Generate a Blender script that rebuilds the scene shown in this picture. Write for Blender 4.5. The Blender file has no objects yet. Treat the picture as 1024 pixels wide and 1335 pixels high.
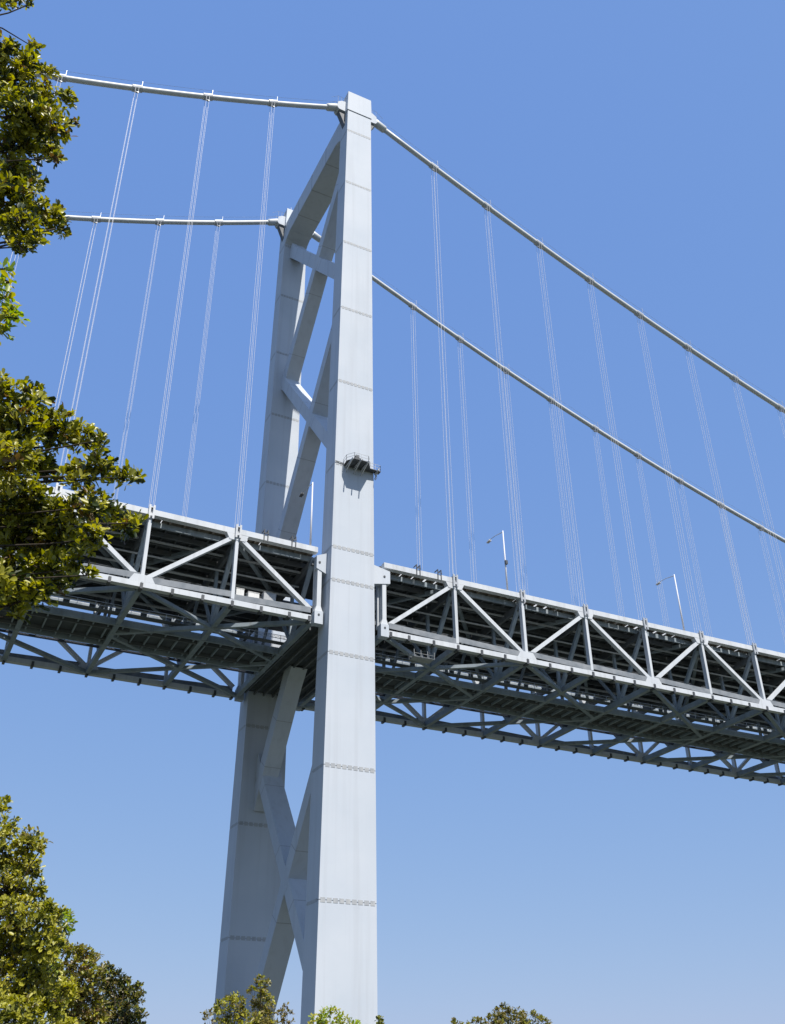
import bpy, math, random
import numpy as np
from mathutils import Vector, Matrix

scene = bpy.context.scene
COL = scene.collection
GZ = 63.0                      # height of the truss bottom chord above the ground

# ------------------------------------------------------------------ camera
FPX, YAW, PITCH, ROLL = 1279.68, 0.4718, 0.5441, -0.0122
CAM = Vector((-55.562, -123.627, GZ - 61.397))
Fv = Vector((math.sin(YAW) * math.cos(PITCH), math.cos(YAW) * math.cos(PITCH), math.sin(PITCH)))
Rv = Fv.cross(Vector((0, 0, 1))).normalized()
Uv = Rv.cross(Fv)
cr, sr = math.cos(ROLL), math.sin(ROLL)
Rv, Uv = Rv * cr + Uv * sr, Uv * cr - Rv * sr
cd = bpy.data.cameras.new('camera')
cd.sensor_fit = 'VERTICAL'; cd.sensor_height = 24.0
cd.lens = FPX / 1335.0 * 24.0
cd.clip_start = 0.1; cd.clip_end = 20000
cam = bpy.data.objects.new('camera', cd)
m = Matrix((Rv, Uv, -Fv)).transposed().to_4x4(); m.translation = CAM
cam.matrix_world = m
COL.objects.link(cam); scene.camera = cam

# ------------------------------------------------------------------ light
SUN_EL, SUN_AZ = 58.0, 6.0     # azimuth from -Y towards +X
SKY_STRENGTH, SUN_STRENGTH, EXPOSURE = 0.12, 4.5, 0.55
w = bpy.data.worlds.new('World'); scene.world = w; w.use_nodes = True
nt = w.node_tree; bg = nt.nodes['Background']
sky = nt.nodes.new('ShaderNodeTexSky'); sky.sky_type = 'NISHITA'; sky.sun_disc = False
sky.sun_elevation = math.radians(SUN_EL); sky.sun_rotation = math.radians(180 - SUN_AZ)
sky.altitude = 0; sky.air_density = 1.0; sky.dust_density = 0.6; sky.ozone_density = 3.0
# the photograph's sky is a soft even blue: flatten the model sky's range, channel by channel, the same all round
sp = nt.nodes.new('ShaderNodeSeparateColor'); cb = nt.nodes.new('ShaderNodeCombineColor')
nt.links.new(sky.outputs[0], sp.inputs[0])
for i, (gam, mul) in enumerate(((.52, 1.06), (.36, 1.61), (.10, 3.62))):
    pw = nt.nodes.new('ShaderNodeMath'); pw.operation = 'POWER'; pw.inputs[1].default_value = gam
    ml = nt.nodes.new('ShaderNodeMath'); ml.operation = 'MULTIPLY'; ml.inputs[1].default_value = mul
    nt.links.new(sp.outputs[i], pw.inputs[0]); nt.links.new(pw.outputs[0], ml.inputs[0]); nt.links.new(ml.outputs[0], cb.inputs[i])
nt.links.new(cb.outputs[0], bg.inputs[0]); bg.inputs[1].default_value = SKY_STRENGTH
sd = bpy.data.lights.new('sun', 'SUN'); sd.energy = SUN_STRENGTH; sd.angle = math.radians(0.53)
sd.color = (1.0, 0.955, 0.89)
sun = bpy.data.objects.new('sun', sd)
el, az = math.radians(SUN_EL), math.radians(SUN_AZ)
sv = Vector((math.sin(az) * math.cos(el), -math.cos(az) * math.cos(el), math.sin(el)))
sun.rotation_euler = sv.to_track_quat('Z', 'Y').to_euler(); sun.location = (0, -200, 400)
COL.objects.link(sun)
vs = scene.view_settings
scene.display_settings.display_device = 'sRGB'
vs.view_transform = 'Standard'; vs.look = 'None'; vs.gamma = 1.0; vs.use_curve_mapping = False
vs.exposure = EXPOSURE

# ------------------------------------------------------------------ materials
def mat_base(name, rough=0.5, metal=0.0, spec=0.5):
    m = bpy.data.materials.new(name); m.use_nodes = True
    b = m.node_tree.nodes['Principled BSDF']
    b.inputs['Roughness'].default_value = rough; b.inputs['Metallic'].default_value = metal
    b.inputs['Specular IOR Level'].default_value = spec
    return m, m.node_tree, b

def noise_mat(name, c1, c2, scale=(1, 1, 1), nscale=1.0, rough=0.5, metal=0.0, bump=0.0, streak=None, spec=0.5):
    """base colour wandering between c1 and c2 over world-scale noise, with optional vertical dirt streaks"""
    m, t, b = mat_base(name, rough, metal, spec)
    n = t.nodes
    geo = n.new('ShaderNodeNewGeometry')
    mp = n.new('ShaderNodeMapping'); mp.inputs['Scale'].default_value = scale
    t.links.new(geo.outputs['Position'], mp.inputs[0])
    ns = n.new('ShaderNodeTexNoise'); ns.inputs['Scale'].default_value = nscale; ns.inputs['Detail'].default_value = 6
    t.links.new(mp.outputs[0], ns.inputs['Vector'])
    rp = n.new('ShaderNodeValToRGB')
    rp.color_ramp.elements[0].position = 0.3; rp.color_ramp.elements[0].color = (*c1, 1)
    rp.color_ramp.elements[1].position = 0.7; rp.color_ramp.elements[1].color = (*c2, 1)
    t.links.new(ns.outputs['Fac'], rp.inputs[0])
    out = rp.outputs[0]
    if streak:
        sc, col, amt = streak
        mp2 = n.new('ShaderNodeMapping'); mp2.inputs['Scale'].default_value = (sc, sc, sc * 0.03)
        t.links.new(geo.outputs['Position'], mp2.inputs[0])
        n2 = n.new('ShaderNodeTexNoise'); n2.inputs['Scale'].default_value = 1.0; n2.inputs['Detail'].default_value = 4
        t.links.new(mp2.outputs[0], n2.inputs['Vector'])
        r2 = n.new('ShaderNodeValToRGB')
        r2.color_ramp.elements[0].position = 0.5; r2.color_ramp.elements[0].color = (0, 0, 0, 1)
        r2.color_ramp.elements[1].position = 0.75; r2.color_ramp.elements[1].color = (amt, amt, amt, 1)
        t.links.new(n2.outputs['Fac'], r2.inputs[0])
        mx = n.new('ShaderNodeMix'); mx.data_type = 'RGBA'
        t.links.new(r2.outputs[0], mx.inputs['Factor'])
        t.links.new(out, mx.inputs['A']); mx.inputs['B'].default_value = (*col, 1)
        out = mx.outputs['Result']
    t.links.new(out, b.inputs['Base Color'])
    if bump:
        bp = n.new('ShaderNodeBump'); bp.inputs['Strength'].default_value = bump; bp.inputs['Distance'].default_value = 0.05
        t.links.new(ns.outputs['Fac'], bp.inputs['Height']); t.links.new(bp.outputs[0], b.inputs['Normal'])
    return m

M = {}
M['tower'] = noise_mat('tower_paint', (.475, .515, .56), (.535, .565, .60), nscale=.12, rough=.6, bump=.15, streak=(1.1, (.41, .43, .455), .45), spec=.12)
M['steel'] = noise_mat('truss_paint', (.53, .555, .58), (.61, .63, .645), nscale=.35, rough=.55, streak=(1.5, (.36, .36, .355), .4), spec=.15)
M['inner'] = noise_mat('shaded_inner_paint', (.085, .095, .105), (.15, .16, .17), nscale=.4, rough=.6, streak=(1.2, (.12, .11, .10), .5), spec=.3)  # bridge paint darkened in colour to carry the shade inside the truss
M['under'] = noise_mat('shaded_lower_paint', (.23, .28, .325), (.33, .375, .41), nscale=.4, rough=.55, streak=(1.3, (.17, .17, .165), .5), spec=.15)  # same bridge paint, part darkened: underdeck shade put into the colour
M['splice'] = noise_mat('splice_plate_paint', (.33, .345, .36), (.44, .445, .44), nscale=1.5, rough=.6, spec=.2)
M['gap'] = noise_mat('joint_paint', (.30, .31, .33), (.36, .37, .385), nscale=1.0, rough=.7, spec=.2)
M['slab'] = noise_mat('deck_slab', (.065, .075, .082), (.11, .12, .125), nscale=.5, rough=.85, streak=(.8, (.05, .05, .048), .5), spec=.2)
M['asphalt'] = noise_mat('asphalt', (.045, .045, .047), (.06, .06, .06), nscale=2, rough=.9, spec=.2)
M['cable'] = noise_mat('cable_wrap_paint', (.50, .52, .52), (.58, .59, .58), nscale=.6, rough=.45, spec=.4)
M['rope'] = noise_mat('rope_paint', (.62, .61, .62), (.68, .67, .68), nscale=.6, rough=.5, spec=.3)
M['dark'] = noise_mat('dark_grey_metal', (.05, .055, .06), (.09, .095, .10), nscale=1.2, rough=.5, spec=.4)
M['pipe'] = noise_mat('dark_pipe_paint', (.04, .05, .075), (.06, .07, .10), nscale=.8, rough=.5, spec=.4)
M['galv'] = noise_mat('galvanised_steel', (.42, .43, .44), (.52, .53, .53), nscale=2.5, rough=.42, metal=.25)
M['tray'] = noise_mat('weathered_tray', (.17, .19, .21), (.27, .285, .30), nscale=.8, rough=.7, spec=.2)
M['rusty'] = noise_mat('weathered_grating', (.16, .13, .10), (.26, .23, .19), nscale=1.3, rough=.8, spec=.2)
M['cabinet'] = noise_mat('cabinet_paint', (.62, .62, .59), (.70, .69, .66), nscale=1.0, rough=.5, spec=.3)
M['concrete'] = noise_mat('pier_concrete', (.30, .295, .28), (.40, .39, .37), nscale=.4, rough=.9, bump=.2, streak=(.6, (.2, .19, .18), .5), spec=.2)
M['bark'] = noise_mat('tree_bark', (.03, .024, .018), (.075, .06, .045), scale=(4, 4, 1), nscale=3, rough=.9, bump=.6, spec=.2)
M['ground'] = noise_mat('grassy_ground', (.05, .06, .04), (.085, .09, .07), nscale=.08, rough=.95, bump=.3, spec=.1)

def leaf_mat(name, c, c2, trans=.35, rough=.38):
    m, t, b = mat_base(name, rough, 0, .5)
    n = t.nodes
    geo = n.new('ShaderNodeNewGeometry')
    ns = n.new('ShaderNodeTexNoise'); ns.inputs['Scale'].default_value = 2.3; ns.inputs['Detail'].default_value = 3
    t.links.new(geo.outputs['Position'], ns.inputs['Vector'])
    rp = n.new('ShaderNodeValToRGB')
    rp.color_ramp.elements[0].position = .35; rp.color_ramp.elements[0].color = (*c, 1)
    rp.color_ramp.elements[1].position = .65; rp.color_ramp.elements[1].color = (*c2, 1)
    t.links.new(ns.outputs['Fac'], rp.inputs[0]); t.links.new(rp.outputs[0], b.inputs['Base Color'])
    tr = n.new('ShaderNodeBsdfTranslucent')
    hs = n.new('ShaderNodeHueSaturation'); hs.inputs['Value'].default_value = 1.5; hs.inputs['Saturation'].default_value = 1.15
    t.links.new(rp.outputs[0], hs.inputs['Color']); t.links.new(hs.outputs[0], tr.inputs[0])
    mx = n.new('ShaderNodeMixShader'); mx.inputs[0].default_value = trans
    t.links.new(b.outputs[0], mx.inputs[1]); t.links.new(tr.outputs[0], mx.inputs[2])
    t.links.new(mx.outputs[0], n['Material Output'].inputs[0])
    return m

L_YG = leaf_mat('leaf_yellow_green', (.33, .32, .03), (.42, .385, .055))
L_MID = leaf_mat('leaf_mid_green', (.18, .19, .02), (.26, .25, .032))
L_DK = leaf_mat('leaf_dark_green', (.025, .04, .01), (.05, .065, .014), .2)
L_RED = leaf_mat('leaf_brown_tinged', (.11, .065, .02), (.14, .09, .03))
L_LIME = leaf_mat('leaf_fresh_lime', (.22, .30, .03), (.31, .38, .045), .45)
L_OLV = leaf_mat('leaf_dull_olive', (.12, .105, .02), (.18, .145, .034))
L_TAN = leaf_mat('leaf_tan_olive', (.20, .165, .04), (.26, .21, .06))

# ------------------------------------------------------------------ mesh helpers
class MB:
    """collects boxes, bars, prisms and tubes into one mesh"""
    def __init__(self): self.v = []; self.f = []; self.mi = []; self.cur = 0
    def add(self, vs, fs):
        o = len(self.v); self.v += [tuple(p) for p in vs]
        self.f += [tuple(i + o for i in f) for f in fs]; self.mi += [self.cur] * len(fs)
        return self
    def hexa(self, p):
        return self.add(p, [(0, 3, 2, 1), (4, 5, 6, 7), (0, 1, 5, 4), (1, 2, 6, 5), (2, 3, 7, 6), (3, 0, 4, 7)])
    def box(self, x0, x1, y0, y1, z0, z1):
        return self.hexa([(x0, y0, z0), (x1, y0, z0), (x1, y1, z0), (x0, y1, z0), (x0, y0, z1), (x1, y0, z1), (x1, y1, z1), (x0, y1, z1)])
    def bar(self, p, q, wd, ht, up=(0, 0, 1)):
        """box beam from p to q; wd across, ht along up"""
        p, q, up = Vector(p), Vector(q), Vector(up)
        d = (q - p).normalized(); s = d.cross(up)
        if s.length < 1e-4: s = d.cross(Vector((0, 1, 0)))
        s.normalize(); u = s.cross(d)
        s *= wd / 2; u *= ht / 2
        return self.hexa([p - s - u, p + s - u, p + s + u, p - s + u, q - s - u, q + s - u, q + s + u, q - s + u])
    def prism(self, pts, off):
        """polygon pts extruded by vector off"""
        n = len(pts); off = Vector(off); a = [Vector(p) for p in pts]
        return self.add(a + [p + off for p in a], [tuple(range(n - 1, -1, -1)), tuple(range(n, 2 * n))] +
                        [(i, (i + 1) % n, n + (i + 1) % n, n + i) for i in range(n)])
    def tube(self, pts, rad, n=8, cap=True):
        pts = [Vector(p) for p in pts]
        if not hasattr(rad, '__len__'): rad = [rad] * len(pts)
        rings = []; o = len(self.v); ref = None
        for i, p in enumerate(pts):
            d = (pts[min(i + 1, len(pts) - 1)] - pts[max(i - 1, 0)]).normalized()
            if ref is None: ref = Vector((0, 0, 1)) if abs(d.z) < .9 else Vector((1, 0, 0))
            s = d.cross(ref).normalized(); u = s.cross(d)
            for k in range(n):
                a = 2 * math.pi * k / n
                self.v.append(tuple(p + (s * math.cos(a) + u * math.sin(a)) * rad[i]))
        for i in range(len(pts) - 1):
            for k in range(n):
                self.f.append((o + i * n + k, o + i * n + (k + 1) % n, o + (i + 1) * n + (k + 1) % n, o + (i + 1) * n + k)); self.mi.append(self.cur)
        if cap:
            self.f.append(tuple(o + k for k in range(n))[::-1]); self.mi.append(self.cur)
            e = o + (len(pts) - 1) * n
            self.f.append(tuple(e + k for k in range(n))); self.mi.append(self.cur)
        return self
    def build(self, name, mats, parent=None, origin=(0, 0, 0), smooth=False):
        me = bpy.data.meshes.new(name); ox, oy, oz = origin
        me.from_pydata([(x - ox, y - oy, z - oz) for x, y, z in self.v], [], self.f)
        for mm in (mats if isinstance(mats, (list, tuple)) else [mats]): me.materials.append(mm)
        if any(self.mi): me.polygons.foreach_set('material_index', self.mi)
        if smooth: me.polygons.foreach_set('use_smooth', [len(f) == 4 for f in self.f])
        me.update()
        return link(name, me, parent, None if parent else origin)

def link(name, me, parent=None, loc=None):
    o = bpy.data.objects.new(name, me); COL.objects.link(o)
    if parent: o.parent = parent
    if loc is not None: o.location = loc
    return o

def tag(o, label=None, cat=None, group=None, kind=None):
    if label: o['label'] = label
    if cat: o['category'] = cat
    if group: o['group'] = group
    if kind: o['kind'] = kind
    return o

def thing(name, loc, label, cat, group=None):
    return tag(link(name, None, None, loc), label, cat, group)

Z = lambda z: z + GZ
def lerp(a, b, t): return a + (b - a) * t

# ------------------------------------------------------------------ ground
g = MB(); N = 64
g.v = [(0, 0, 0)] + [(r * math.cos(2 * math.pi * k / N), r * math.sin(2 * math.pi * k / N), 0) for r in (300, 9000) for k in range(N)]
g.f = [(0, 1 + k, 1 + (k + 1) % N) for k in range(N)] + [(1 + k, 1 + N + k, 1 + N + (k + 1) % N, 1 + (k + 1) % N) for k in range(N)]
g.mi = [0] * len(g.f)
tag(g.build('ground', M['ground']), kind='structure')

# ------------------------------------------------------------------ tower
TO = (0, 17.5, 0)
tower = thing('suspension_tower', TO, 'tall pale grey steel bridge tower of two legs with cross bracing between them', 'bridge tower')
XL = lambda z: -lerp(2.75, 4.90, (123 - z) / 173)      # z above the bottom chord
XR = lambda z: lerp(2.48, 3.42, (123 - z) / 173)
YO = lambda z: -lerp(1.95, 2.30, (123 - z) / 173)      # outer face of the near leg
YI = lambda z: lerp(1.50, 2.05, (123 - z) / 173)       # inner face
SEAMS = [111.0, 95.3, 78.5, 61.8, 44.9, 27.8, 12.3, 6.6, -5.2, -21.7, -39.0, -54.0]
ZT, ZB = 117.4, -61.0
def leg_sec(z, far, inset=0.0):
    x0, x1, y0, y1 = XL(z) + inset, XR(z) - inset, YO(z) + inset, YI(z) - inset
    if far: y0, y1 = 35 - y1, 35 - y0
    return [(x0, y0, Z(z)), (x1, y0, Z(z)), (x1, y1, Z(z)), (x0, y1, Z(z))]
for far in (0, 1):
    leg = MB().hexa(leg_sec(ZB, far, .06) + leg_sec(ZT - .1, far, .06)).build('leg', M['gap'], tower, TO)
    lv = [ZT] + SEAMS + [ZB]
    for a, b in zip(lv[:-1], lv[1:]):
        MB().hexa(leg_sec(b + .05, far) + leg_sec(a - .05, far)).build('leg_block', M['tower'], leg, TO)
    for z in SEAMS:                                      # a row of bolted splice plates over each joint, on the two broad faces
        r = MB(); x0, x1 = XL(z) + .12, XR(z) - .12; n = 9; st = (x1 - x0) / n
        for yy, sgn in ((YO(z), -1), (YI(z), 1)):
            if far: yy, sgn = 35 - yy, -sgn
            for k in range(n):
                c = x0 + (k + .5) * st
                ya, yb = sorted((yy + sgn * .003, yy + sgn * .028))
                r.box(c - st * .37, c + st * .37, ya, yb, Z(z) - .30, Z(z) + .30)
        ya, yb = sorted((YO(z) + .5, YI(z) - .5)) if not far else (35 - YI(z) + .5, 35 - YO(z) - .5)
        for xx, sgn in ((XL(z), -1), (XR(z), 1)):
            xa, xb = sorted((xx + sgn * .003, xx + sgn * .02))
            r.box(xa, xb, ya, yb, Z(z) - .22, Z(z) + .22)
        tag(r.build('splice_plates', M['splice'], leg, TO), kind='stuff')
    # cap block over the saddle, and the saddle housings on both sides of it
    z0, z1 = 117.45, 123.5
    s0, s1 = leg_sec(z0, far, -.14), leg_sec(z1, far, -.05)
    cap = MB().hexa(s0 + s1).build('tower_cap', M['tower'], tower, TO)
    yc = 35 * far
    rail = MB()
    rail.tube([(-1.3, yc, Z(z1)), (-1.3, yc, Z(z1 + 2.4))], .05, 5)
    rail.build('lightning_rod', M['galv'], cap, TO)
    for sx, xe, ang in ((-1, XL(118), .53), (1, XR(118), -.485)):
        h = MB()
        X = lambda d: xe + sx * d
        zc = 119.9 if sx < 0 else 119.9
        prof = [(X(0), 121.1), (X(.9), 121.0), (X(1.8), 120.35), (X(2.0), zc - 1.2), (X(1.6), zc - 1.8), (X(0), zc - 1.9)]
        pts = [(x, yc - .95, Z(z)) for x, z in prof]
        if sx < 0: pts = pts[::-1]
        h.prism(pts[::-1] if sx > 0 else pts[::-1], (0, 1.9, 0))
        hood = h.build('saddle_housing', M['tower'], tower, TO)
        k = MB()
        k.prism([(X(0), yc - .6, Z(117.9)), (X(1.5), yc - .6, Z(117.9)), (X(0), yc - .6, Z(113.9))], (0, 1.2, 0))
        k.build('saddle_bracket', M['inner'], tower, TO)
        rr = MB()
        for d in (.3, 1.0, 1.8):
            rr.tube([(X(d), yc - .8, Z(120.7)), (X(d), yc - .8, Z(122.3))], .035, 4)
            rr.tube([(X(d), yc + .8, Z(120.7)), (X(d), yc + .8, Z(122.3))], .035, 4)
        for yy in (-.8, .8):
            rr.tube([(X(.1), yc + yy, Z(122.3)), (X(1.8), yc + yy, Z(122.3)), (X(3.4), yc + yy, Z(120.9 - sx * .0))], .03, 4)
        rr.build('hand_rail', M['galv'], hood, TO)
    # brackets and links that carry the truss ends
    for sx in (-1, 1):
        b = MB()
        xo, xi = (-5.85, XL(10)) if sx < 0 else (6.68, XR(10))
        xm = lerp(xo, xi, .62)
        poly = [(xo, 8.85), (xi, 8.1), (xi, 11.75), (xo, 11.0)]
        b.prism([(x, yc - .55, Z(z)) for x, z in (poly if sx < 0 else poly[::-1])], (0, 1.1, 0))
        br = b.build('truss_bracket', M['tower'], tower, TO)
        xp = lerp(xo, xi, .28)
        MB().tube([(xp, yc - .62, Z(9.9)), (xp, yc + .62, Z(9.9))], .19, 10).build('pin', M['dark'], br, TO)
        xa = -5.28 if sx < 0 else 5.68
        l = MB().box(xa - .34, xa + .34, yc - .45, yc + .45, Z(2.6), Z(8.75))
        l.hexa([(xa - .62, yc - .5, Z(1.75)), (xa + .62, yc - .5, Z(1.75)), (xa + .62, yc + .5, Z(1.75)), (xa - .62, yc + .5, Z(1.75)),
                (xa - .34, yc - .45, Z(2.6)), (xa + .34, yc - .45, Z(2.6)), (xa + .34, yc + .45, Z(2.6)), (xa - .34, yc + .45, Z(2.6))])
        lk = l.build('tower_link', M['steel'], tower, TO)
        MB().box(xa - .68, xa + .68, yc - .6, yc + .6, Z(-.35), Z(1.7)).build('link_shoe', M['tower'], lk, TO)
        MB().tube([(xa, yc - .66, Z(1.1)), (xa, yc + .66, Z(1.1))], .17, 10).build('pin', M['dark'], lk, TO)
    MB().box(-9, 7.6, -5.5 + 35 * far, 5.5 + 35 * far, .0, 2.1).build('footing', M['concrete'], tower, TO)

# top strut, deep box with small haunches
def strut(name, zt, zb, x0, x1, haunch):
    ya, yb = YI(zt) - .3, 35 - YI(zt) + .3
    b = MB()
    pts = [(ya, zt), (yb, zt), (yb, zb - haunch), (yb - 1.2, zb - haunch * .45), (yb - 3.2, zb), (ya + 3.2, zb), (ya + 1.2, zb - haunch * .45), (ya, zb - haunch)]
    b.prism([(x0, y, Z(z)) for y, z in pts][::-1], (x1 - x0, 0, 0))
    o = b.build(name, M['tower'], tower, TO)
    return o
ts = strut('top_strut', 118.35, 113.2, XL(116) + .03, XR(116) - .03, 1.9)
for yy in (9.6, 17.5, 25.4):
    MB().box(XL(116) + .01, XR(116) - .01, yy - .09, yy + .09, Z(113.18), Z(118.37)).build('splice_band', M['gap'], ts, TO)

def brace(p, q, hw, xc, depth, jt):
    """one diagonal of the bracing: box of half width hw in x, with flared ends"""
    (ya, za), (yb, zb) = p, q
    A, B = Vector((xc, ya, Z(za))), Vector((xc, yb, Z(zb)))
    d = (B - A).normalized(); u = Vector((0, -d.z, d.y))
    if u.z < 0: u = -u
    Ln = (B - A).length
    prof = [(0, depth * .5 + .45), (2.6, depth * .5 + .1), (4.2, depth * .5)]
    up = [(s, h) for s, h in prof] + [(Ln - s, h) for s, h in prof[::-1]]
    pts = [A + d * s + u * h for s, h in up] + [A + d * s - u * h for s, h in up[::-1]]
    pts = [Vector((xc - hw, P.y, P.z)) for P in pts]
    nrm = (pts[1] - pts[0]).cross(pts[-1] - pts[0])
    if nrm.x > 0: pts = pts[::-1]
    o = MB().prism(pts, (2 * hw, 0, 0)).build('brace', M['tower'], tower, TO)
    for t in jt:
        c = A.lerp(B, t)
        MB().bar(c - d * .05, c + d * .05, 2 * hw + .02, depth + .02, u).build('splice_band', M['gap'], o, TO)
    return o
JT = (.14, .40, .60, .86)
Y0, Y1 = 1.4, 33.6
# (near-high, far-low), (far-high, near-low), half width, centre, depth
for n1, f1, f2, n2, hw, xc, dp in ((108.9, 69.8, 110.0, 73.2, 1.45, .0, 2.75), (69.6, 26.0, 71.2, 31.8, 1.55, -.1, 2.3), (-11.5, -55.5, -11.0, -54.5, 1.7, -.35, 2.25)):
    brace((Y0, n1), (Y1, f1), hw, xc, dp, JT)
    brace((Y1, f2), (Y0, n2), hw - .012, xc, dp, JT)
    t = (n1 - n2) / ((n1 - n2) + (f2 - f1)); zm = n1 + (f1 - n1) * t; ym = lerp(Y0, Y1, t)      # crossing gusset
    a = dp * .6
    MB().prism([(xc - hw - .02, ym + dy, Z(zm + dz)) for dy, dz in ((-a, .9), (-a, -.9), (-.8, -a * 1.2), (.8, -a * 1.2), (a, -.9), (a, .9), (.8, a * 1.2), (-.8, a * 1.2))][::-1],
               (2 * hw + .04, 0, 0)).build('crossing_gusset', M['tower'], tower, TO)
brace((34.0, -18.6), (19.6, 1.4), 1.4, -.7, 2.5, (.3, .62))
MB().box(-2.2, 1.2, 2, 33, Z(3.4), Z(5.6)).build('deck_strut', M['tower'], tower, TO)

# ------------------------------------------------------------------ main cables
def cable_z(x):
    if x < 0: d = -x; return 121.75 - .53 * d + .0014 * d * d
    return 121.85 - .485 * x + .0008 * x * x
PL, PG = 13.066, 5.516
def node(k): return PG + k * PL if k >= 0 else -(PG + (-1 - k) * PL)
for far in (0, 1):
    yc = 35.0 * far
    c = thing('main_cable', (0, yc, 0), ('thick pale main cable in front, draped over the near tower leg' if not far else
              'thick pale main cable behind, draped over the far tower leg'), 'bridge cable', 'main suspension cables')
    O = (0, yc, 0)
    for sgn, xe in ((-1, 190), (1, 400)):
        xs = [sgn * (4.2 + (xe - 4.2) * i / 60) for i in range(61)]
        MB().tube([(x, yc, Z(cable_z(x))) for x in xs], .54, 12).build('cable_strand', M['cable'], c, O, smooth=True)
        xs2 = [sgn * t for t in (3.9, 5.0, 6.6, 6.9)]
        MB().tube([(x, yc, Z(cable_z(x))) for x in xs2], [.86, .84, .80, .60], 12).build('end_sleeve', M['cable'], c, O, smooth=True)
        for yy in (-.52, .52):
            MB().tube([(x, yc + yy, Z(cable_z(x) + 1.35)) for x in xs], .026, 4).build('hand_rope', M['galv'], c, O)

# ------------------------------------------------------------------ hangers
ORD = ['first', 'second', 'third', 'fourth', 'fifth', 'sixth', 'seventh', 'eighth', 'ninth', 'tenth', 'eleventh', 'twelfth', 'thirteenth']
def hanger(k, far):
    x = node(k); yc = 35.0 * far; zt, zb = cable_z(x), 12.6
    n = k - 1 if k > 0 else -k - 2
    lab = '%s set of thin white hanger ropes on the %s cable, counting %s from the tower' % (ORD[n], 'back' if far else 'front', 'right' if k > 0 else 'left')
    h = thing('hanger', (x, yc, Z(zb)), lab, 'hanger ropes', 'hanger ropes below the main cables')
    O = (x, yc, Z(zb))
    for dx in (-.28, .28):
        for dy in (-.56, .56):
            MB().tube([(x + dx, yc + dy, Z(zb - .4)), (x + dx, yc + dy, Z(zt))], .025, 5, False).build('rope', M['rope'], h, O)
    b = MB(); s = (cable_z(x + .5) - cable_z(x - .5))
    b.tube([(x - .85, yc, Z(zt - .85 * s)), (x + .85, yc, Z(zt + .85 * s))], .68, 12)
    b.box(x - .42, x + .42, yc - .16, yc + .16, Z(zt - 1.05), Z(zt - .4))
    b.build('cable_band', M['galv'], h, O)
    p = MB()
    for dy in (-.52, .52): p.tube([(x + .75, yc + dy, Z(zt + .4)), (x + .75, yc + dy, Z(zt + 1.9))], .045, 5)
    p.build('rope_post', M['galv'], h, O)
    so = MB()
    for dx in (-.30, .30):
        so.box(x + dx - .15, x + dx + .15, yc - .80, yc - .60, Z(10.9), Z(13.1))
        so.box(x + dx - .15, x + dx + .15, yc + .60, yc + .80, Z(10.9), Z(13.1))
    so.box(x - .46, x + .46, yc - .81, yc + .81, Z(12.64), Z(12.80)); so.box(x - .43, x + .43, yc - .78, yc - .62, Z(11.3), Z(11.7)); so.box(x - .43, x + .43, yc + .62, yc + .78, Z(11.3), Z(11.7))
    so.build('anchor_socket', M['galv'], h, O)
for k in range(1, 11): hanger(k, 0)
for k in range(1, 13): hanger(k, 1)
for k in range(-2, -8, -1): hanger(k, 0); hanger(k, 1)

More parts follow.
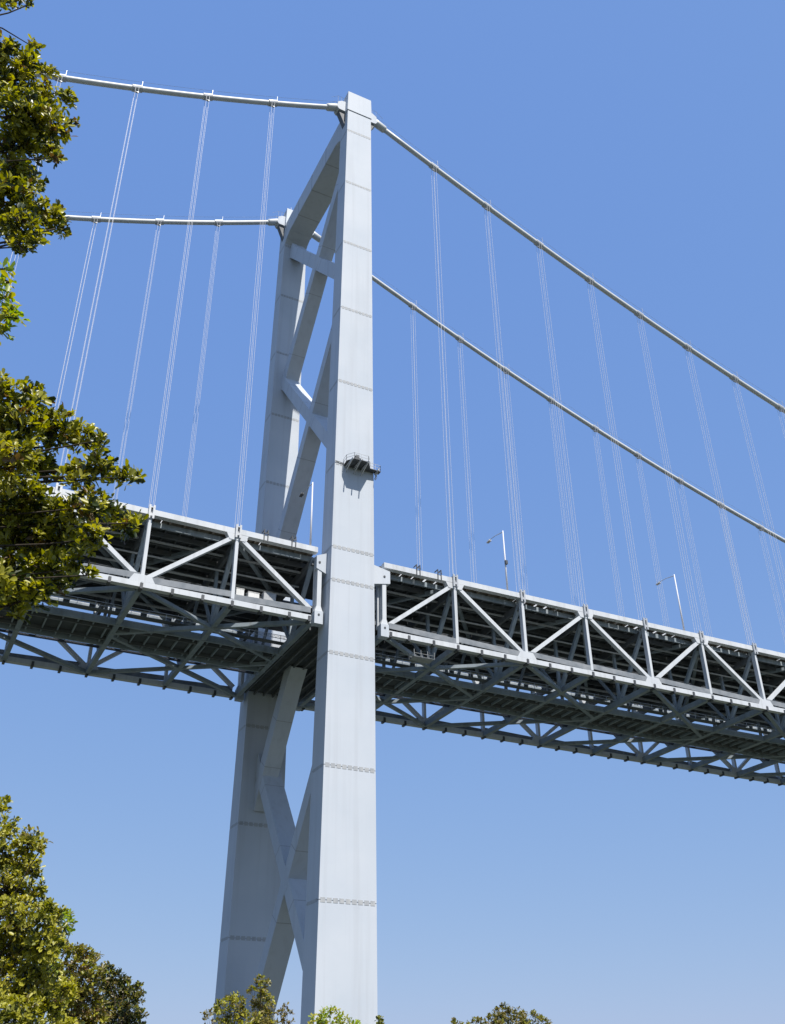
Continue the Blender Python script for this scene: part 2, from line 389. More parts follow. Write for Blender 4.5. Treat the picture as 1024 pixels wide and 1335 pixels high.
# ------------------------------------------------------------------ stiffening trusses
def truss(ks, O, label):
    t = thing('truss_girder', O, label, 'truss girder', 'deck trusses either side of the tower')
    sg = 1 if ks[0] >= 0 else -1
    B = lambda mb, name, mat, parent=t, **kw: mb.build(name, mat, parent, O, **kw)
    even = lambda k: ((k if k >= 0 else -1 - k) % 2) == 0     # bottom apex at even panel points counted from the tower
    TZ, BZ = 12.05, .44
    rg = random.Random(99 + sg)
    for i, k in enumerate(ks):
        x = node(k); last = i == len(ks) - 1
        xn = node(ks[i + 1]) if not last else None
        for y in (0, 35):
            sy = 1 if y == 0 else -1
            if i > 0:
                v = MB()
                v.box(x - .25, x + .25, y - .42, y + .42, Z(1.0), Z(11.55))
                B(v, 'vertical', M['steel'])
            else:
                B(MB().box(x - .2 * sg - .30, x - .2 * sg + .30, y + sy * .95 - .3, y + sy * .95 + .3, Z(1.35), Z(11.45)), 'end_post', M['steel'])
            # gusset plates
            gp = MB()
            if even(k):
                gp.prism([(x + dx, y - .47, Z(z)) for dx, z in ((-1.8, .86), (1.8, .86), (1.2, 1.9), (-1.2, 1.9))][::1], (0, .94, 0))
                if i > 0: B(gp, 'gusset', M['steel'])
            else:
                gp.prism([(x + dx, y - .47, Z(z)) for dx, z in ((-1.7, 11.6), (-1.2, 10.6), (1.2, 10.6), (1.7, 11.6))], (0, .94, 0))
                B(gp, 'gusset', M['steel'])
            if last: continue
            a, b = (x, xn)
            e0 = .0 if i else -.15 * sg
            B(MB().bar((a + .02 * sg - e0, y, Z(TZ)), (b - .02 * sg, y, Z(TZ + .05)), .95, .90), 'top_chord', M['steel'])
            bc = B(MB().bar((a + .02 * sg + (.9 * sg if i == 0 else 0), y, Z(BZ)), (b - .02 * sg, y, Z(BZ)), .95, .82), 'bottom_chord', M['steel'])
            # inspection rack on the bottom chord, with hanging clamps every third of a panel
            B(MB().bar((a + (1.0 if i == 0 else .12) * sg, y - sy * .36, Z(1.70)), (b - .0 * sg, y - sy * .36, Z(1.32)), .10, .90), 'cable_tray', M['tray'])
            for j in (0, 1, 2):
                xx = lerp(a, b, j / 3.0) + (1.2 * sg if (i == 0 and j == 0) else 0)
                cl = MB().box(xx - .20, xx + .20, y - .62, y + .62, Z(-.26), Z(.02))
                cl.box(xx - .20, xx + .20, y - .62, y - .49, Z(.02), Z(.62)).box(xx - .20, xx + .20, y + .49, y + .62, Z(.02), Z(.62))
                B(cl, 'chord_clamp', M['dark'])
            # diagonal
            if even(k): pa, pb = (a, Z(1.1)), (b, Z(11.5))
            else: pa, pb = (a, Z(11.5)), (b, Z(1.1))
            pa, pb = Vector((pa[0], y, pa[1])), Vector((pb[0], y, pb[1]))
            d = (pb - pa).normalized()
            B(MB().bar(pa + d * (.9 if not (i == 0) else 1.3), pb - d * .9, .80, .62, (0, 0, 1)), 'diagonal', M['steel'])
        # transverse frame at the panel point
        off = .45 * sg if i == 0 else 0
        xf = x + off
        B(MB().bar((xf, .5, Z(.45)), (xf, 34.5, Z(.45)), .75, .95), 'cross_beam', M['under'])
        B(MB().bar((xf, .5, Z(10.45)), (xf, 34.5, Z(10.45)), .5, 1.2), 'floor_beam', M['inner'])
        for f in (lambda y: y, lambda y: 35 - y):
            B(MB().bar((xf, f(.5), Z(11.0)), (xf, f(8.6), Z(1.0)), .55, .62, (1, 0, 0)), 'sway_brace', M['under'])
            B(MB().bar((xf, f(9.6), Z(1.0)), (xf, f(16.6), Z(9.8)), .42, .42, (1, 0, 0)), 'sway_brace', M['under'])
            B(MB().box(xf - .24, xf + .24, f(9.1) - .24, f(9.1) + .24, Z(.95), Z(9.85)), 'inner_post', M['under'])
        if last: continue
        a, b = x, xn
        lo, hi = min(a, b), max(a, b)
        # lateral bracing: from both chords to the middle of the cross beam two panels on
        if i + 2 < len(ks) and even(k):
            x2 = node(ks[i + 2])
            for y in (0, 35):
                ym = 17.0 if y == 0 else 18.0
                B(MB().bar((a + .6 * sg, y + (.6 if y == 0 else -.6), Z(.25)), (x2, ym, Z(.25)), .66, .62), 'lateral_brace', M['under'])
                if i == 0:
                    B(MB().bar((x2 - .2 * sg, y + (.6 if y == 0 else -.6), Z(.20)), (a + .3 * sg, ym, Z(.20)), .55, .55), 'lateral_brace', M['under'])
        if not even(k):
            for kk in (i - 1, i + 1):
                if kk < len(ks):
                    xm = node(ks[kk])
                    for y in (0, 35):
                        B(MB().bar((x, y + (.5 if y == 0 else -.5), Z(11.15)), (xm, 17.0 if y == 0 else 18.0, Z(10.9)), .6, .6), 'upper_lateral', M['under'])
        # road deck: two carriageways with an open median
        for y0, y1 in ((3.0, 16.2), (18.8, 32.0)):
            s = MB().box(lo + .03, hi - .03, y0, y1, Z(12.05), Z(12.35))
            s.cur = 1; s.box(lo + .03, hi - .03, y0 + .3, y1 - .3, Z(12.354), Z(12.43))
            B(s, 'road_slab', [M['slab'], M['asphalt']])
            for e in (y0 + .15, y1 - .15):
                B(MB().box(lo + .03, hi - .03, e - .12, e + .12, Z(12.36), Z(13.25)), 'parapet', M['steel'])
        for y in (1.7, 4.2, 6.8, 9.4, 12.0, 14.6, 16.4, 18.6, 20.4, 23.0, 25.6, 28.2, 30.8, 33.3):
            outer = y in (1.7, 33.3)
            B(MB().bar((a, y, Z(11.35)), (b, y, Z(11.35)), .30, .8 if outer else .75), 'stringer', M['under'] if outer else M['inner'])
        for j in range(6):
            xx = lerp(a, b, (j + .5) / 6)
            w2 = PL / 12 - rg.choice((.0, .01, .02, .12, .3))
            B(MB().box(xx - w2, xx + w2, rg.choice((.50, .52, .60, .75)), 2.9, Z(12.30), Z(12.38)), 'walkway_grating', M['rusty'])
            B(MB().box(xx - .12, xx + .12, .5, 3.2, Z(11.80), Z(12.28)), 'walkway_rib', M['rusty'])
            if j % 2 == 0:
                B(MB().box(xx - .5, xx + .5, 16.6, 18.4, Z(11.78), Z(11.86)), 'walkway_grating', M['galv'])
                B(MB().box(xx - .55, xx + .55, 31.9, 34.2, Z(11.78), Z(11.86)), 'walkway_grating', M['inner'])
        for j in range(6):
            xx = lerp(a, b, (j + .5) / 6)
            for y0, y1 in ((3.1, 16.1), (18.9, 31.9)):
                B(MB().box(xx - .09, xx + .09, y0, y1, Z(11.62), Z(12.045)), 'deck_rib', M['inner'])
        for y, z in ((5.2, 10.6), (13.2, 10.4), (21.8, 10.4), (29.8, 10.6)):
            B(MB().bar((a, y, Z(z)), (b, y, Z(z)), .5, .12), 'cable_ladder', M['galv'])
        # service pipes and rail under the road
        for y, z, r in ((7.6, 9.35, .16), (11.0, 9.2, .22), (24.0, 9.2, .22)):
            B(MB().tube([(a, y, Z(z)), (b, y, Z(z))], r, 6), 'service_pipe', M['galv'])
        # railway deck hung inside the truss
        B(MB().box(lo + .02, hi - .02, 13.6, 21.4, Z(.62), Z(.80)), 'rail_deck_plate', M['slab'])
        for y in (13.4, 21.6):
            B(MB().bar((a, y, Z(.45)), (b, y, Z(.45)), .34, 1.1), 'rail_edge_girder', M['under'])
        for y in (15.3, 19.7):
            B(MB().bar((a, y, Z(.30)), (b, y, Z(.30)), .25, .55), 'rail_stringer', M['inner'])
        for j in range(6):
            xx = lerp(a, b, (j + .5) / 6)
            B(MB().box(xx - .10, xx + .10, 13.62, 21.38, Z(.22), Z(.618)), 'rail_deck_rib', M['under'])
        for y in (14.6, 15.7, 19.3, 20.4):
            B(MB().bar((a, y, Z(.97)), (b, y, Z(.97)), .12, .3), 'running_rail', M['dark'])
        for y in (11.6, 23.6):
            wk = MB().box(lo + .02, hi - .02, y - .55, y + .55, Z(.98), Z(1.06))
            B(wk, 'rail_walkway', M['inner'])
            hr = MB()
            for z in (1.6, 2.15): hr.bar((a, y - .5, Z(z)), (b, y - .5, Z(z)), .06, .06)
            for j in range(5):
                xx = lerp(a, b, (j + .5) / 5); hr.box(xx - .03, xx + .03, y - .53, y - .47, Z(1.06), Z(2.15))
            B(hr, 'handrail', M['galv'])
        for z in (2.05, .95):
            B(MB().tube([(a, 24.9, Z(z)), (b, 24.9, Z(z))], .24, 8), 'water_pipe', M['pipe'])
        pc = MB()
        for j in range(3):
            xx = lerp(a, b, (j + .3) / 3); pc.box(xx - .08, xx + .08, 24.82, 24.98, Z(1.2), Z(1.82))
        B(pc, 'pipe_bracket', M['pipe'])
    return t, B
tR, BR = truss(list(range(0, 16)), (60, 17.5, Z(0)), 'long steel lattice deck truss running away right of the tower')
tL, BL = truss(list(range(-1, -10, -1)), (-60, 17.5, Z(0)), 'shorter steel lattice deck truss left of the tower, partly behind leaves')
# end specials: braces from the second panel point back to the middle of the end beam
for Bf, sg, k2, k0 in ((BR, 1, 2, 0), (BL, -1, -3, -1)):
    # small hooked brackets on the first panel of the near top chord
    for xx in ((11.8, 15.7) if sg > 0 else (-14.2, -9.7)):
        b = MB()
        for dx in (-.3, .3):
            b.box(xx + dx - .07, xx + dx + .07, -.60, -.49, Z(11.3), Z(13.3)).box(xx + dx - .07, xx + dx + .07, -.60, .5, Z(13.3), Z(13.42))
        b.box(xx - .4, xx + .4, -.66, -.61, Z(12.7), Z(12.85))
        Bf(b, 'chord_bracket', M['dark'])
# deck across the tower
for y0, y1 in ((4.4, 16.2), (18.8, 30.6)):
    s = MB().box(-PG - .4, PG - .02, y0, y1, Z(12.05), Z(12.35)); s.cur = 1
    s.box(-PG - .4, PG - .02, y0 + .3, y1 - .3, Z(12.354), Z(12.43)); BR(s, 'road_slab', [M['slab'], M['asphalt']])
BR(MB().box(-PG + .05, PG - .05, 3.2, 32.8, Z(.85), Z(1.05)), 'rail_deck_plate', M['slab'])  # floor and ribs widened past the rail deck to shade the far leg
for j in range(7):
    xx = lerp(-PG + .5, PG - .5, j / 6); BR(MB().box(xx - .12, xx + .12, 3.3, 32.7, Z(.25), Z(.845)), 'rail_deck_rib', M['inner'])

# ------------------------------------------------------------------ inspection platform on the tower face
px, py, pz = .6, YO(27.7) - .01, Z(27.75)
pf = thing('inspection_platform', (px, py, pz), 'small grey railed steel platform fixed to the front face of the tower leg', 'platform')
O = (px, py, pz)
fl = MB().prism([(-2.4, py, pz - .12), (-2.5, py - 1.4, pz - .12), (-1.6, py - 2.6, pz - .12), (.9, py - 2.6, pz - .12), (1.9, py - 1.0, pz - .12), (3.9, py - .9, pz - .12), (3.9, py, pz - .12)], (0, 0, .12))
fl.build('floor', M['dark'], pf, O)
for xx, ln in ((-2.0, 3.0), (-.6, 3.15), (.7, 3.3), (3.2, 1.6)):
    b = MB().box(xx - .09, xx + .09, py - ln, py, pz - .42, pz - .13)
    b.bar((xx, py - ln * .8, pz - .4), (xx, py - .02, pz - 1.25), .12, .12)
    b.build('support_beam', M['galv'], pf, O)
edge = [(-2.4, -.05), (-2.5, -1.4), (-1.6, -2.55), (.9, -2.55), (1.9, -.95), (3.85, -.85), (3.85, -.05)]
rl = MB()
for (xa, ya), (xb, yb) in zip(edge[:-1], edge[1:]):
    for h in (.55, 1.1): rl.bar((xa, py + ya, pz + h), (xb, py + yb, pz + h), .05, .05)
    n = max(1, int(math.hypot(xb - xa, yb - ya) / .9))
    for j in range(n + 1):
        u = j / n; rl.box(lerp(xa, xb, u) - .025, lerp(xa, xb, u) + .025, py + lerp(ya, yb, u) - .025, py + lerp(ya, yb, u) + .025, pz, pz + 1.1)
rl.build('guard_rail', M['galv'], pf, O)
eq = MB().box(-1.3, .2, py - 1.9, py - .9, pz, pz + .75); eq.box(-.9, -.3, py - 1.6, py - 1.1, pz + .75, pz + 1.5)
eq.build('winch', M['dark'], pf, O)
lg = MB()
for dx in (-.25, .25): lg.tube([(3.2 + dx * 0 , py - .55 + dx, pz - 1.6), (3.2, py - .55 + dx, pz + .1)], .04, 5)
for j in range(4): lg.box(3.17, 3.23, py - .8, py - .3, pz - 1.5 + j * .4, pz - 1.46 + j * .4)
lg.build('ladder', M['galv'], pf, O)
pp = MB().bar((-3.9, py - .12, pz + .35), (-2.4, py - .12, pz + .2), .08, .08); pp.build('cable_conduit', M['dark'], pf, O)

# ------------------------------------------------------------------ lamp posts on the deck
for i, (x, lab) in enumerate(((-6.4, 'tall white lamp post standing on the deck just left of the near tower leg'),
                              (29.8, 'slim lamp post with a small box halfway up, first right of the tower'),
                              (68.4, 'slim lamp post without a box, farther right along the deck'))):
    O = (x, 1.0, Z(12.7))
    l = thing('lamp_post', O, lab, 'street lamp', 'lamp posts along the deck')
    MB().tube([(x, 1.0, Z(11.9)), (x, 1.0, Z(25.1))], [.17, .10], 10).build('pole', M['rope'], l, O, smooth=True)
    MB().box(x - .28, x + .28, .72, 1.28, Z(12.55), Z(12.75)).build('base_plate', M['galv'], l, O)
    MB().tube([(x, 1.0, Z(24.85)), (x - .1, 3.2, Z(25.25)), (x - .2, 5.2, Z(25.3))], [.075, .06, .05], 6).build('arm', M['galv'], l, O)
    MB().hexa([(x - .45, 5.0, Z(25.1)), (x + .15, 5.0, Z(25.1)), (x + .1, 6.0, Z(25.05)), (x - .4, 6.0, Z(25.05)),
               (x - .3, 5.0, Z(25.42)), (x + .0, 5.0, Z(25.42)), (x + .0, 5.9, Z(25.3)), (x - .3, 5.9, Z(25.3))]).build('lamp_head', M['galv'] if i else M['dark'], l, O)
    if i == 1:
        MB().box(x - .22, x + .22, .55, .92, Z(18.3), Z(19.0)).build('control_box', M['dark'], l, O)

# ------------------------------------------------------------------ things on the lower walkway
bxw = MB().box(-18.2, -7.0, 1.0, 3.2, Z(2.15), Z(2.25))
for xx in (-18, -14.5, -11, -7.4): bxw.box(xx - .1, xx + .1, 1.9, 2.1, Z(.9), Z(2.15))
BL(bxw, 'equipment_walkway', M['galv'])
for x, wd, ht, lab, mt in ((-17.0, 1.2, 1.45, 'cream metal cabinet on the truss walkway, first from the left', 'cabinet'),
                           (-14.9, 1.7, 1.25, 'white double metal cabinet in the middle of the truss walkway row', 'cabinet'),
                           (-12.4, 1.9, 1.7, 'blue grey metal cabinet on the truss walkway, nearest the tower', 'splice')):
    O = (x, 1.8, Z(2.252)); c = thing('equipment_cabinet', O, lab, 'cabinet', 'cabinets on the truss walkway')
    z0 = Z(2.252)
    MB().box(x - wd / 2, x + wd / 2, 1.3, 2.3, z0 + .1, z0 + ht).build('body', M[mt], c, O)
    MB().box(x - wd / 2 - .06, x + wd / 2 + .06, 1.24, 2.36, z0 + ht, z0 + ht + .07).build('lid', M[mt], c, O)
    for s in (-1, 1):
        MB().box(x + s * wd / 4 - wd / 4 + .05, x + s * wd / 4 + wd / 4 - .05, 1.27, 1.298, z0 + .18, z0 + ht - .08).build('door', M[mt], c, O)
    MB().box(x - wd / 2 + .1, x + wd / 2 - .1, 1.4, 2.2, z0, z0 + .1).build('plinth', M['dark'], c, O)
# hanging inspection cage below the right truss
O = (14.0, 3.2, Z(-.1))
cg = thing('inspection_cage', O, 'small open scaffold cage hanging under the right truss beside the tower', 'inspection cage')
fr = MB()
for x in (12.2, 13.4, 14.6, 15.8):
    for y in (2.3, 4.1): fr.box(x - .05, x + .05, y - .05, y + .05, Z(-1.25), Z(-.05))
for z in (-1.2, -.65):
    for y in (2.3, 4.1): fr.bar((12.2, y, Z(z)), (15.8, y, Z(z)), .07, .07)
    for x in (12.2, 15.8): fr.bar((x, 2.3, Z(z)), (x, 4.1, Z(z)), .07, .07)
fr.build('frame', M['tray'], cg, O)
MB().box(12.25, 15.75, 2.35, 4.05, Z(-1.31), Z(-1.25)).build('floor', M['splice'], cg, O)
for x in (12.6, 15.4): MB().box(x - .06, x + .06, 3.1, 3.3, Z(-.1), Z(.2)).build('suspension_rod', M['dark'], cg, O)

# ------------------------------------------------------------------ trees
def ray(u, v): return Fv + Rv * ((u - 512) / FPX) - Uv * ((v - 667.5) / FPX)
def at(u, v, hd):
    """point of the photograph's view at horizontal distance hd from where the photographer stood"""
    d = ray(u, v); return CAM + d * (hd / math.hypot(d.x, d.y))
def pxr(u, v, hd, r):
    d = ray(u, v); return r / FPX * hd / math.hypot(d.x, d.y)

def leaf_arrays(pos, nrm, axis, ln, wd, rng):
    """leaf of six vertices and two folded quads at each pos"""
    n = len(pos)
    axis = axis / np.linalg.norm(axis, axis=1, keepdims=True)
    side = np.cross(axis, nrm); side /= np.linalg.norm(side, axis=1, keepdims=True) + 1e-9
    up = np.cross(side, axis)
    ln = ln[:, None]; wd = wd[:, None]
    v = np.empty((n, 6, 3))
    v[:, 0] = pos
    v[:, 1] = pos + axis * ln * .42 + side * wd * .40 + up * wd * .12
    v[:, 2] = pos + axis * ln * .80 + side * wd * .44 + up * wd * .10
    v[:, 3] = pos + axis * ln - up * ln * .06
    v[:, 4] = pos + axis * ln * .80 - side * wd * .44 + up * wd * .10
    v[:, 5] = pos + axis * ln * .42 - side * wd * .40 + up * wd * .12
    return v

def leaf_mesh(name, v, mi, mats):
    n = len(v); me = bpy.data.meshes.new(name)
    me.vertices.add(n * 6); me.vertices.foreach_set('co', v.reshape(-1).astype(np.float32))
    base = (np.arange(n) * 6)[:, None]
    lp = (base + np.array([[0, 1, 2, 3, 0, 3, 4, 5]])).reshape(-1)
    me.loops.add(n * 8); me.loops.foreach_set('vertex_index', lp.astype(np.int32))
    me.polygons.add(n * 2); me.polygons.foreach_set('loop_start', (np.arange(n * 2) * 4).astype(np.int32))
    me.polygons.foreach_set('loop_total', np.full(n * 2, 4, np.int32))
    for mm in mats: me.materials.append(mm)
    me.polygons.foreach_set('material_index', np.repeat(mi, 2).astype(np.int32))
    me.update(); me.validate()
    return me

def tree(name, label, group, base, hub, clumps, leaf, mats, wts, seed, rosettes, per=9, trunk_r=.2, droop=0.0, singles=0, cat='tree', up=.5, twigs=True, limb_bow=Vector((0, 0, .05))):
    """trunk to hub, a limb to every clump, leaf rosettes on twig tips through each clump's volume"""
    rng = np.random.default_rng(seed); rd = random.Random(seed)
    O = tuple(base); t = thing(name, O, label, cat, group)
    base, hub = Vector(base), Vector(hub)
    pts = [base.lerp(hub, i / 5) + Vector((rd.uniform(-1, 1), rd.uniform(-1, 1), 0)) * trunk_r * (.6 if 0 < i < 5 else 0) for i in range(6)]
    MB().tube(pts, [trunk_r * (1.35 if i == 0 else 1 - .1 * i) for i in range(6)], 9).build('trunk', M['bark'], t, O, smooth=True)
    br = MB(); V = []; MI = []
    for cl in clumps:
        c, r = Vector(cl[0]), cl[1]; dens = cl[2] if len(cl) > 2 else 1.0; via = cl[3] if len(cl) > 3 else None
        s = hub.lerp(pts[3], rd.uniform(0, .6))
        L0 = (c - s).length; path = [s]; wob = Vector((0, 0, 0))
        for i in range(1, 10):
            f = i / 9
            wob += Vector((rd.uniform(-1, 1), rd.uniform(-1, 1), rd.uniform(-1, 1))) * L0 * .022
            base_p = s.lerp(c, f) if via is None else ((s.lerp(via, f / .6)) if f < .6 else via.lerp(c, (f - .6) / .4))
            path.append(base_p + (limb_bow * math.sin(f * math.pi) * L0 + wob) * (1 if f < 1 else 0) * (1 - f ** 3))
        path[-1] = c
        r0 = min(.045, .006 + L0 * .009)
        br.tube(path, [lerp(r0, .004 + leaf * .02, (i / 9) ** .7) for i in range(10)], 5, False)
        n = max(4, int(rosettes * dens * (r ** 2)))
        d = rng.normal(size=(n, 3)); d /= np.linalg.norm(d, axis=1, keepdims=True)
        rad = rng.random(n) ** .42
        pos = np.array(c) + d * (rad * r)[:, None] * np.array([1, 1, .9])
        out = d * .62 + np.array([sv.x, sv.y, sv.z + up - .5]) * .75 + rng.normal(size=(n, 3)) * .35   # shoots turn to the light
        out /= np.linalg.norm(out, axis=1, keepdims=True)
        if twigs:
            for j in range(0, n, 3):
                p = Vector(pos[j]); q = c.lerp(p, .25)
                br.tube([q, q.lerp(p, .55) + Vector((0, 0, -.04 * r)), p], [.006 + leaf * .05, .005 + leaf * .03, .003], 3, False)
        for j in range(n):
            k = max(3, int(per * rng.uniform(.6, 1.3)))
            a = rng.random(k) * 2 * math.pi
            o = out[j]; e1 = np.cross(o, [.31, .87, .38]); e1 /= np.linalg.norm(e1); e2 = np.cross(o, e1)
            tilt = rng.uniform(.45, 1.4, k)
            ax = o * np.cos(tilt)[:, None] + (e1 * np.cos(a)[:, None] + e2 * np.sin(a)[:, None]) * np.sin(tilt)[:, None]
            ax[:, 2] -= droop
            nr = np.repeat(o[None], k, 0) + rng.normal(size=(k, 3)) * .25
            ln = leaf * rng.uniform(.5, 1.25, k)
            p0 = pos[j] + rng.normal(size=(k, 3)) * leaf * .22
            V.append(leaf_arrays(p0, nr, ax, ln, ln * rng.uniform(.38, .58, k), rng))
            hue = rng.choice(len(mats), p=wts)
            mi = np.where(rng.random(k) < .72, hue, rng.choice(len(mats), size=k, p=wts)); MI.append(mi)
    br.build('branches', M['bark'], t, O, smooth=True)
    V = np.concatenate(V) - np.array(O); MI = np.concatenate(MI)
    if singles:
        # the leaves that show largest are objects of their own
        W = V[:, 0] + np.array(O) - np.array(CAM)
        f = W @ np.array(Fv); u = 512 + FPX * (W @ np.array(Rv)) / f; vv = 667.5 - FPX * (W @ np.array(Uv)) / f
        inside = (u > 0) & (u < 1024) & (vv > 0) & (vv < 1335)
        e1 = V[:, 3] - V[:, 0]; e2 = V[:, 1] - V[:, 5]
        ar = np.abs(np.cross(e1, e2) @ np.array(Fv)) / f ** 2
        sc = np.where(inside, ar / (f / f.min()) ** 6, 0)
        pick = np.argsort(-sc)[:singles]
        vm = [leaf_mesh('leaf', np.array([leaf_arrays(np.zeros((1, 3)), np.array([[0, 0, 1.]]), np.array([[0, 1., 0]]), np.array([1.]), np.array([w_]), rng)[0]]), np.array([0]), [mm])
              for mm in mats for w_ in (.46,)]
        for i in pick:
            v = V[i]; y = Vector(v[3] - v[0]); ln = y.length; y.normalize()
            x = Vector(v[1] - v[5]); x = (x - y * x.dot(y)).normalized(); zz = x.cross(y)
            o = link('leaf', vm[MI[i]], t)
            mm = Matrix((x * ln, y * ln, zz * ln)).transposed().to_4x4(); mm.translation = Vector(v[0]); o.matrix_local = mm
        keep = np.ones(len(V), bool); keep[pick] = False
        V, MI = V[keep], MI[keep]
    me = leaf_mesh('foliage', V, MI, mats)
    tag(link('foliage', me, t), kind='stuff')
    return t

def clumps_px(lst, hd, jit, seed, fill=1):
    rd = random.Random(seed); out = []
    for (u, v, r) in lst:
        out.append((at(u, v, hd + rd.uniform(-jit, jit)), pxr(u, v, hd, r)))
    return out

# overhanging evergreen close to the camera on the left
HA = 8.2
upper = [(4, 66, 16), (14, 60, 9), (45, 62, 9), (35, 82, 15), (62, 95, 11), (20, 108, 28), (58, 130, 24), (86, 130, 12), (30, 150, 32), (70, 165, 20), (94, 163, 8),
         (20, 190, 32), (55, 193, 20), (74, 205, 8), (20, 225, 26), (48, 238, 14), (25, 262, 26), (58, 280, 24), (80, 296, 11), (30, 300, 24), (25, 322, 12), (6, 290, 22), (50, 318, 8), (-8, 120, 30), (-10, 240, 30)]
corner = [(5, 4, 8), (24, 1, 7), (38, 6, 6), (-6, -8, 14)]
mainm = [(5, 512, 20), (40, 520, 22), (25, 552, 32), (72, 560, 28), (108, 574, 22), (132, 574, 9), (18, 600, 32), (56, 606, 24), (100, 622, 22), (128, 606, 17), (142, 622, 10), (163, 624, 13), (176, 622, 5),
         (20, 650, 36), (62, 668, 28), (112, 662, 26), (145, 664, 14), (160, 684, 17), (180, 682, 7), (30, 700, 36), (78, 704, 32), (118, 703, 18), (20, 745, 32), (60, 745, 32), (97, 742, 18), (115, 750, 6),
         (18, 782, 24), (48, 778, 22), (22, 804, 10), (86, 768, 7), (-12, 560, 34), (-14, 680, 40), (-12, 760, 30)]
def with_via(lst, cl, hd): return [(c[0], c[1], 1.0, at(min(p[0] - 130, -70), p[1] + 12, hd)) for p, c in zip(lst, cl)]
cA = with_via(upper, clumps_px(upper, HA, .45, 1), HA) + with_via(corner, clumps_px(corner, HA, .2, 2), HA) + with_via(mainm, clumps_px(mainm, HA - .4, .5, 3), HA)
rdA = random.Random(5)
for i in range(46):
    u = rdA.uniform(-520, -75); v = rdA.uniform(-150, 860)
    cA.append((at(u, v, HA + rdA.uniform(-1.2, 1.5)), pxr(u, v, HA, rdA.uniform(34, 56)), .3))
bA = at(-330, 700, HA + .5); hA = at(-330, 760, HA + .5); bA.z = 0
tree('evergreen_tree', 'evergreen tree with glossy yellow green leaves overhanging the left edge', 'trees round the bridge', bA, Vector((bA.x + .15, bA.y + .1, hA.z)), cA, .080,
     [L_YG, L_MID, L_DK, L_RED], [.38, .34, .23, .05], 11, 1450, per=10, trunk_r=.2, singles=300, limb_bow=-Rv * .03)
# drooping fresh lime sprays between the evergreen's boughs
lime = [(4, 350, 8), (10, 366, 9), (3, 388, 9), (17, 414, 8), (8, 410, 9), (3, 432, 10), (14, 402, 5), (-12, 380, 16), (-20, 430, 18)]
cL = with_via(lime, clumps_px(lime, 6.6, .15, 7), 6.6)
rdL = random.Random(8)
for i in range(8):
    u = rdL.uniform(-300, -55); v = rdL.uniform(380, 560); cL.append((at(u, v, 6.5 + rdL.uniform(-.5, .5)), pxr(u, v, 7, rdL.uniform(18, 34))))
bL = at(-260, 700, 6.4); hL = at(-260, 640, 6.4); bL.z = 0
tree('young_tree', 'fresh lime green leaf sprays drooping into the left edge above the thick boughs', 'trees round the bridge', bL, Vector((bL.x, bL.y, hL.z)), cL, .085,
     [L_LIME, L_YG, L_MID], [.6, .25, .15], 12, 1700, per=6, trunk_r=.07, droop=.7, limb_bow=-Rv * .03)
# tall tree at the lower left corner
cB = [(2, 1052, 9), (8, 1046, 5), (10, 1080, 16), (35, 1100, 20), (55, 1106, 8), (10, 1120, 26), (42, 1130, 16), (15, 1160, 30), (45, 1165, 16), (20, 1200, 34), (58, 1192, 18), (72, 1196, 12),
      (20, 1240, 34), (58, 1232, 24), (75, 1222, 12), (15, 1285, 34), (50, 1275, 28), (20, 1325, 34), (62, 1310, 26), (85, 1290, 14), (30, 1365, 40), (85, 1350, 24)]
HB = 15.0
clB = clumps_px(cB, HB, .9, 21)
rdB = random.Random(22)
for i in range(22):
    u = rdB.uniform(-190, -35); v = rdB.uniform(1040, 1400); clB.append((at(u, v, HB + rdB.uniform(-1, 1)), pxr(u, v, HB, rdB.uniform(30, 44))))
bB = at(-70, 1300, HB + .3); hB = at(-60, 1290, HB + .3); bB.z = 0
tree('broadleaf_tree', 'sunlit yellow green broadleaf tree rising in the lower left corner', 'trees round the bridge', bB, hB, clB, .074,
     [L_YG, L_MID, L_DK, L_OLV], [.48, .32, .12, .08], 23, 1400, per=10, trunk_r=.17)
# lime sprig of another tree just behind it
cS = clumps_px([(80, 1196, 8), (92, 1194, 5), (96, 1204, 6), (84, 1210, 9), (74, 1222, 10), (68, 1240, 14), (60, 1265, 18)], 17.5, .3, 25)
bS = at(55, 1330, 17.5); hS = at(58, 1290, 17.5); bS.z = 0
tree('slender_tree', 'thin bright green tree peeping out behind the lower left broadleaf tree', 'trees round the bridge', bS, hS, cS, .10, [L_LIME, L_MID], [.6, .4], 26, 900, per=8, trunk_r=.06, droop=.3)
# darker rounded trees behind
cC = [(92, 1240, 12), (110, 1246, 10), (122, 1246, 7), (100, 1265, 18), (122, 1270, 16), (85, 1290, 20), (110, 1300, 22), (90, 1325, 24), (70, 1305, 20), (122, 1325, 20), (100, 1350, 26)]
HC = 30.0
bC = at(95, 1335, HC); bC.z = 0; hC = at(95, 1325, HC)
tree('olive_tree', 'olive brown leafed bushy tree right of the lower left broadleaf tree', 'trees round the bridge', bC, hC, clumps_px(cC, HC, 1.2, 31), .13,
     [L_OLV, L_YG, L_MID, L_RED], [.4, .25, .22, .13], 32, 480, per=10, trunk_r=.16)
cD = [(138, 1264, 9), (150, 1272, 9), (162, 1282, 9), (176, 1286, 8), (140, 1285, 15), (160, 1300, 16), (178, 1304, 10), (184, 1296, 5), (140, 1315, 18), (165, 1325, 18), (182, 1324, 9), (150, 1350, 24), (186, 1340, 9)]
HD = 36.0
bD = at(158, 1335, HD); bD.z = 0; hD = at(158, 1325, HD)
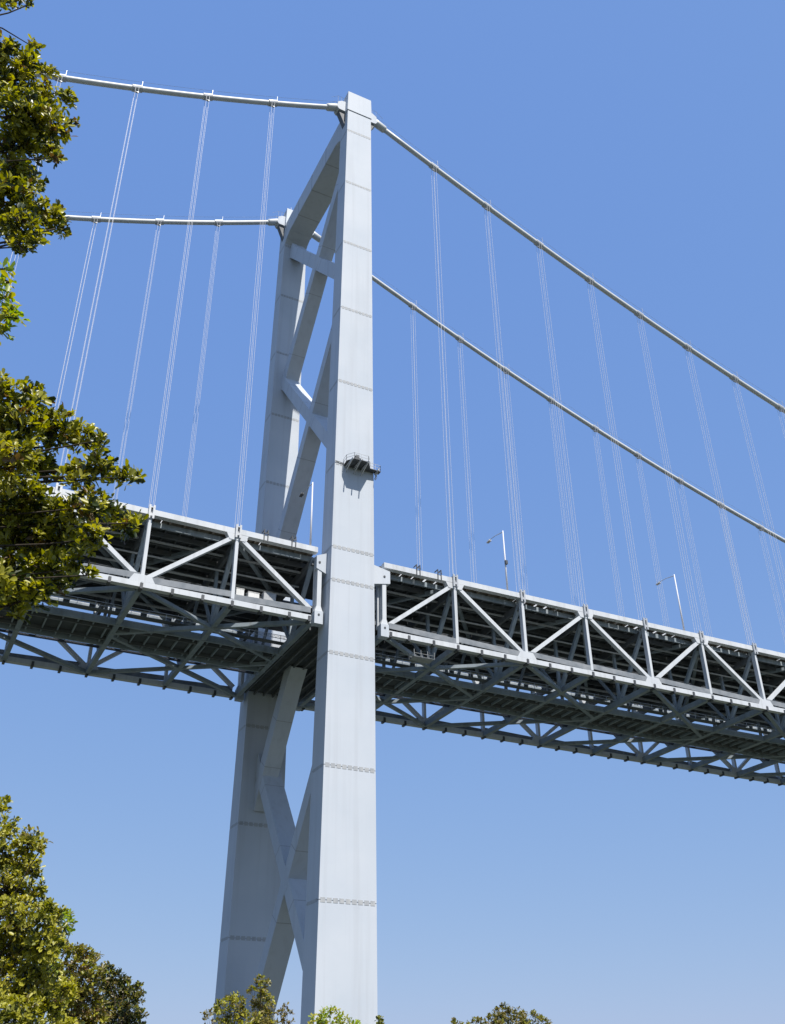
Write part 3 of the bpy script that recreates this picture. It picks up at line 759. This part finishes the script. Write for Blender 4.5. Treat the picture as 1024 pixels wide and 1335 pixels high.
tree('dark_tree', 'dark dull green domed tree, outermost of the lower left clump', 'trees round the bridge', bD, hD, clumps_px(cD, HD, 1.2, 33), .13,
     [L_DK, L_OLV, L_MID], [.45, .35, .2], 34, 480, per=10, trunk_r=.16)
# shrubs and trees in front of the tower feet
def small_tree(name, label, lst, hd, leaf, mats, wts, seed, dens, per=8, tr=.12, droop=0, up=.5):
    u = sum(p[0] for p in lst) / len(lst); b = at(u, 1335, hd); b.z = 0
    h = at(u, max(p[1] for p in lst) - 4, hd)
    return tree(name, label, 'trees round the bridge', b, h, clumps_px(lst, hd, hd * .02, seed), leaf, mats, wts, seed + 1, dens, per=per, trunk_r=tr, droop=droop, up=up)
small_tree('round_tree', 'rounded yellow olive tree top before the foot of the far tower leg',
           [(300, 1304, 9), (288, 1312, 8), (312, 1310, 9), (284, 1322, 7), (300, 1322, 11), (316, 1324, 9), (295, 1342, 16), (320, 1345, 14), (310, 1300, 5)], 47, .16, [L_YG, L_OLV, L_MID], [.45, .35, .2], 41, 240)
small_tree('pointed_tree', 'taller tan green pointed tree top between the two tower legs',
           [(340, 1276, 4), (334, 1284, 6), (346, 1284, 6), (328, 1290, 5), (340, 1296, 8), (350, 1302, 7), (334, 1308, 9), (347, 1318, 10), (336, 1330, 12), (352, 1340, 14), (325, 1350, 14)], 52, .17, [L_TAN, L_OLV, L_MID, L_YG], [.3, .35, .2, .15], 43, 240)
small_tree('bare_tree', 'sparse pinkish tan tree right of the pointed tree top',
           [(371, 1312, 5), (366, 1320, 6), (375, 1322, 6), (369, 1332, 8), (379, 1334, 5), (368, 1350, 12)], 56, .16, [L_TAN, L_RED, L_OLV], [.5, .3, .2], 45, 150)
small_tree('thin_shrub', 'sparse grey brown shrub at the left foot of the far tower leg',
           [(266, 1322, 3), (270, 1328, 4), (274, 1320, 3), (276, 1332, 5), (268, 1340, 6), (278, 1348, 8)], 56, .16, [L_TAN, L_OLV], [.6, .4], 47, 120)
small_tree('lime_tree', 'bright yellow green tree top before the foot of the near tower leg',
           [(430, 1318, 6), (420, 1323, 7), (440, 1322, 7), (410, 1330, 7), (425, 1335, 11), (442, 1336, 9), (455, 1331, 4), (462, 1334, 4), (466, 1340, 5), (415, 1350, 14), (450, 1352, 14)], 45, .16, [L_YG, L_LIME], [.5, .5], 49, 200)
small_tree('conifer', 'tiny dark conifer tip at the right foot of the near tower leg',
           [(496, 1327, 2), (495, 1332, 4), (498, 1337, 5), (493, 1345, 8)], 75, .2, [L_DK, L_MID], [.6, .4], 51, 260)
small_tree('pine_tree', 'domed tree top of yellow tipped shoots in the open sky right of the tower',
           [(657, 1314, 5), (664, 1318, 7), (650, 1322, 8), (673, 1320, 6), (682, 1324, 6), (694, 1322, 5), (700, 1326, 6), (660, 1330, 11), (640, 1330, 9), (680, 1334, 11), (708, 1333, 6), (716, 1336, 5), (690, 1345, 16), (655, 1350, 18), (626, 1332, 6)], 75, .2, [L_OLV, L_TAN, L_MID, L_DK], [.35, .25, .2, .2], 53, 170, up=1.2)
small_tree('distant_shrub', 'small grey green shrub top left of the yellow tipped dome',
           [(592, 1331, 3), (589, 1335, 4), (598, 1337, 4), (610, 1334, 3), (617, 1331, 3), (603, 1345, 10)], 85, .2, [L_MID, L_OLV, L_TAN], [.4, .4, .2], 55, 170)
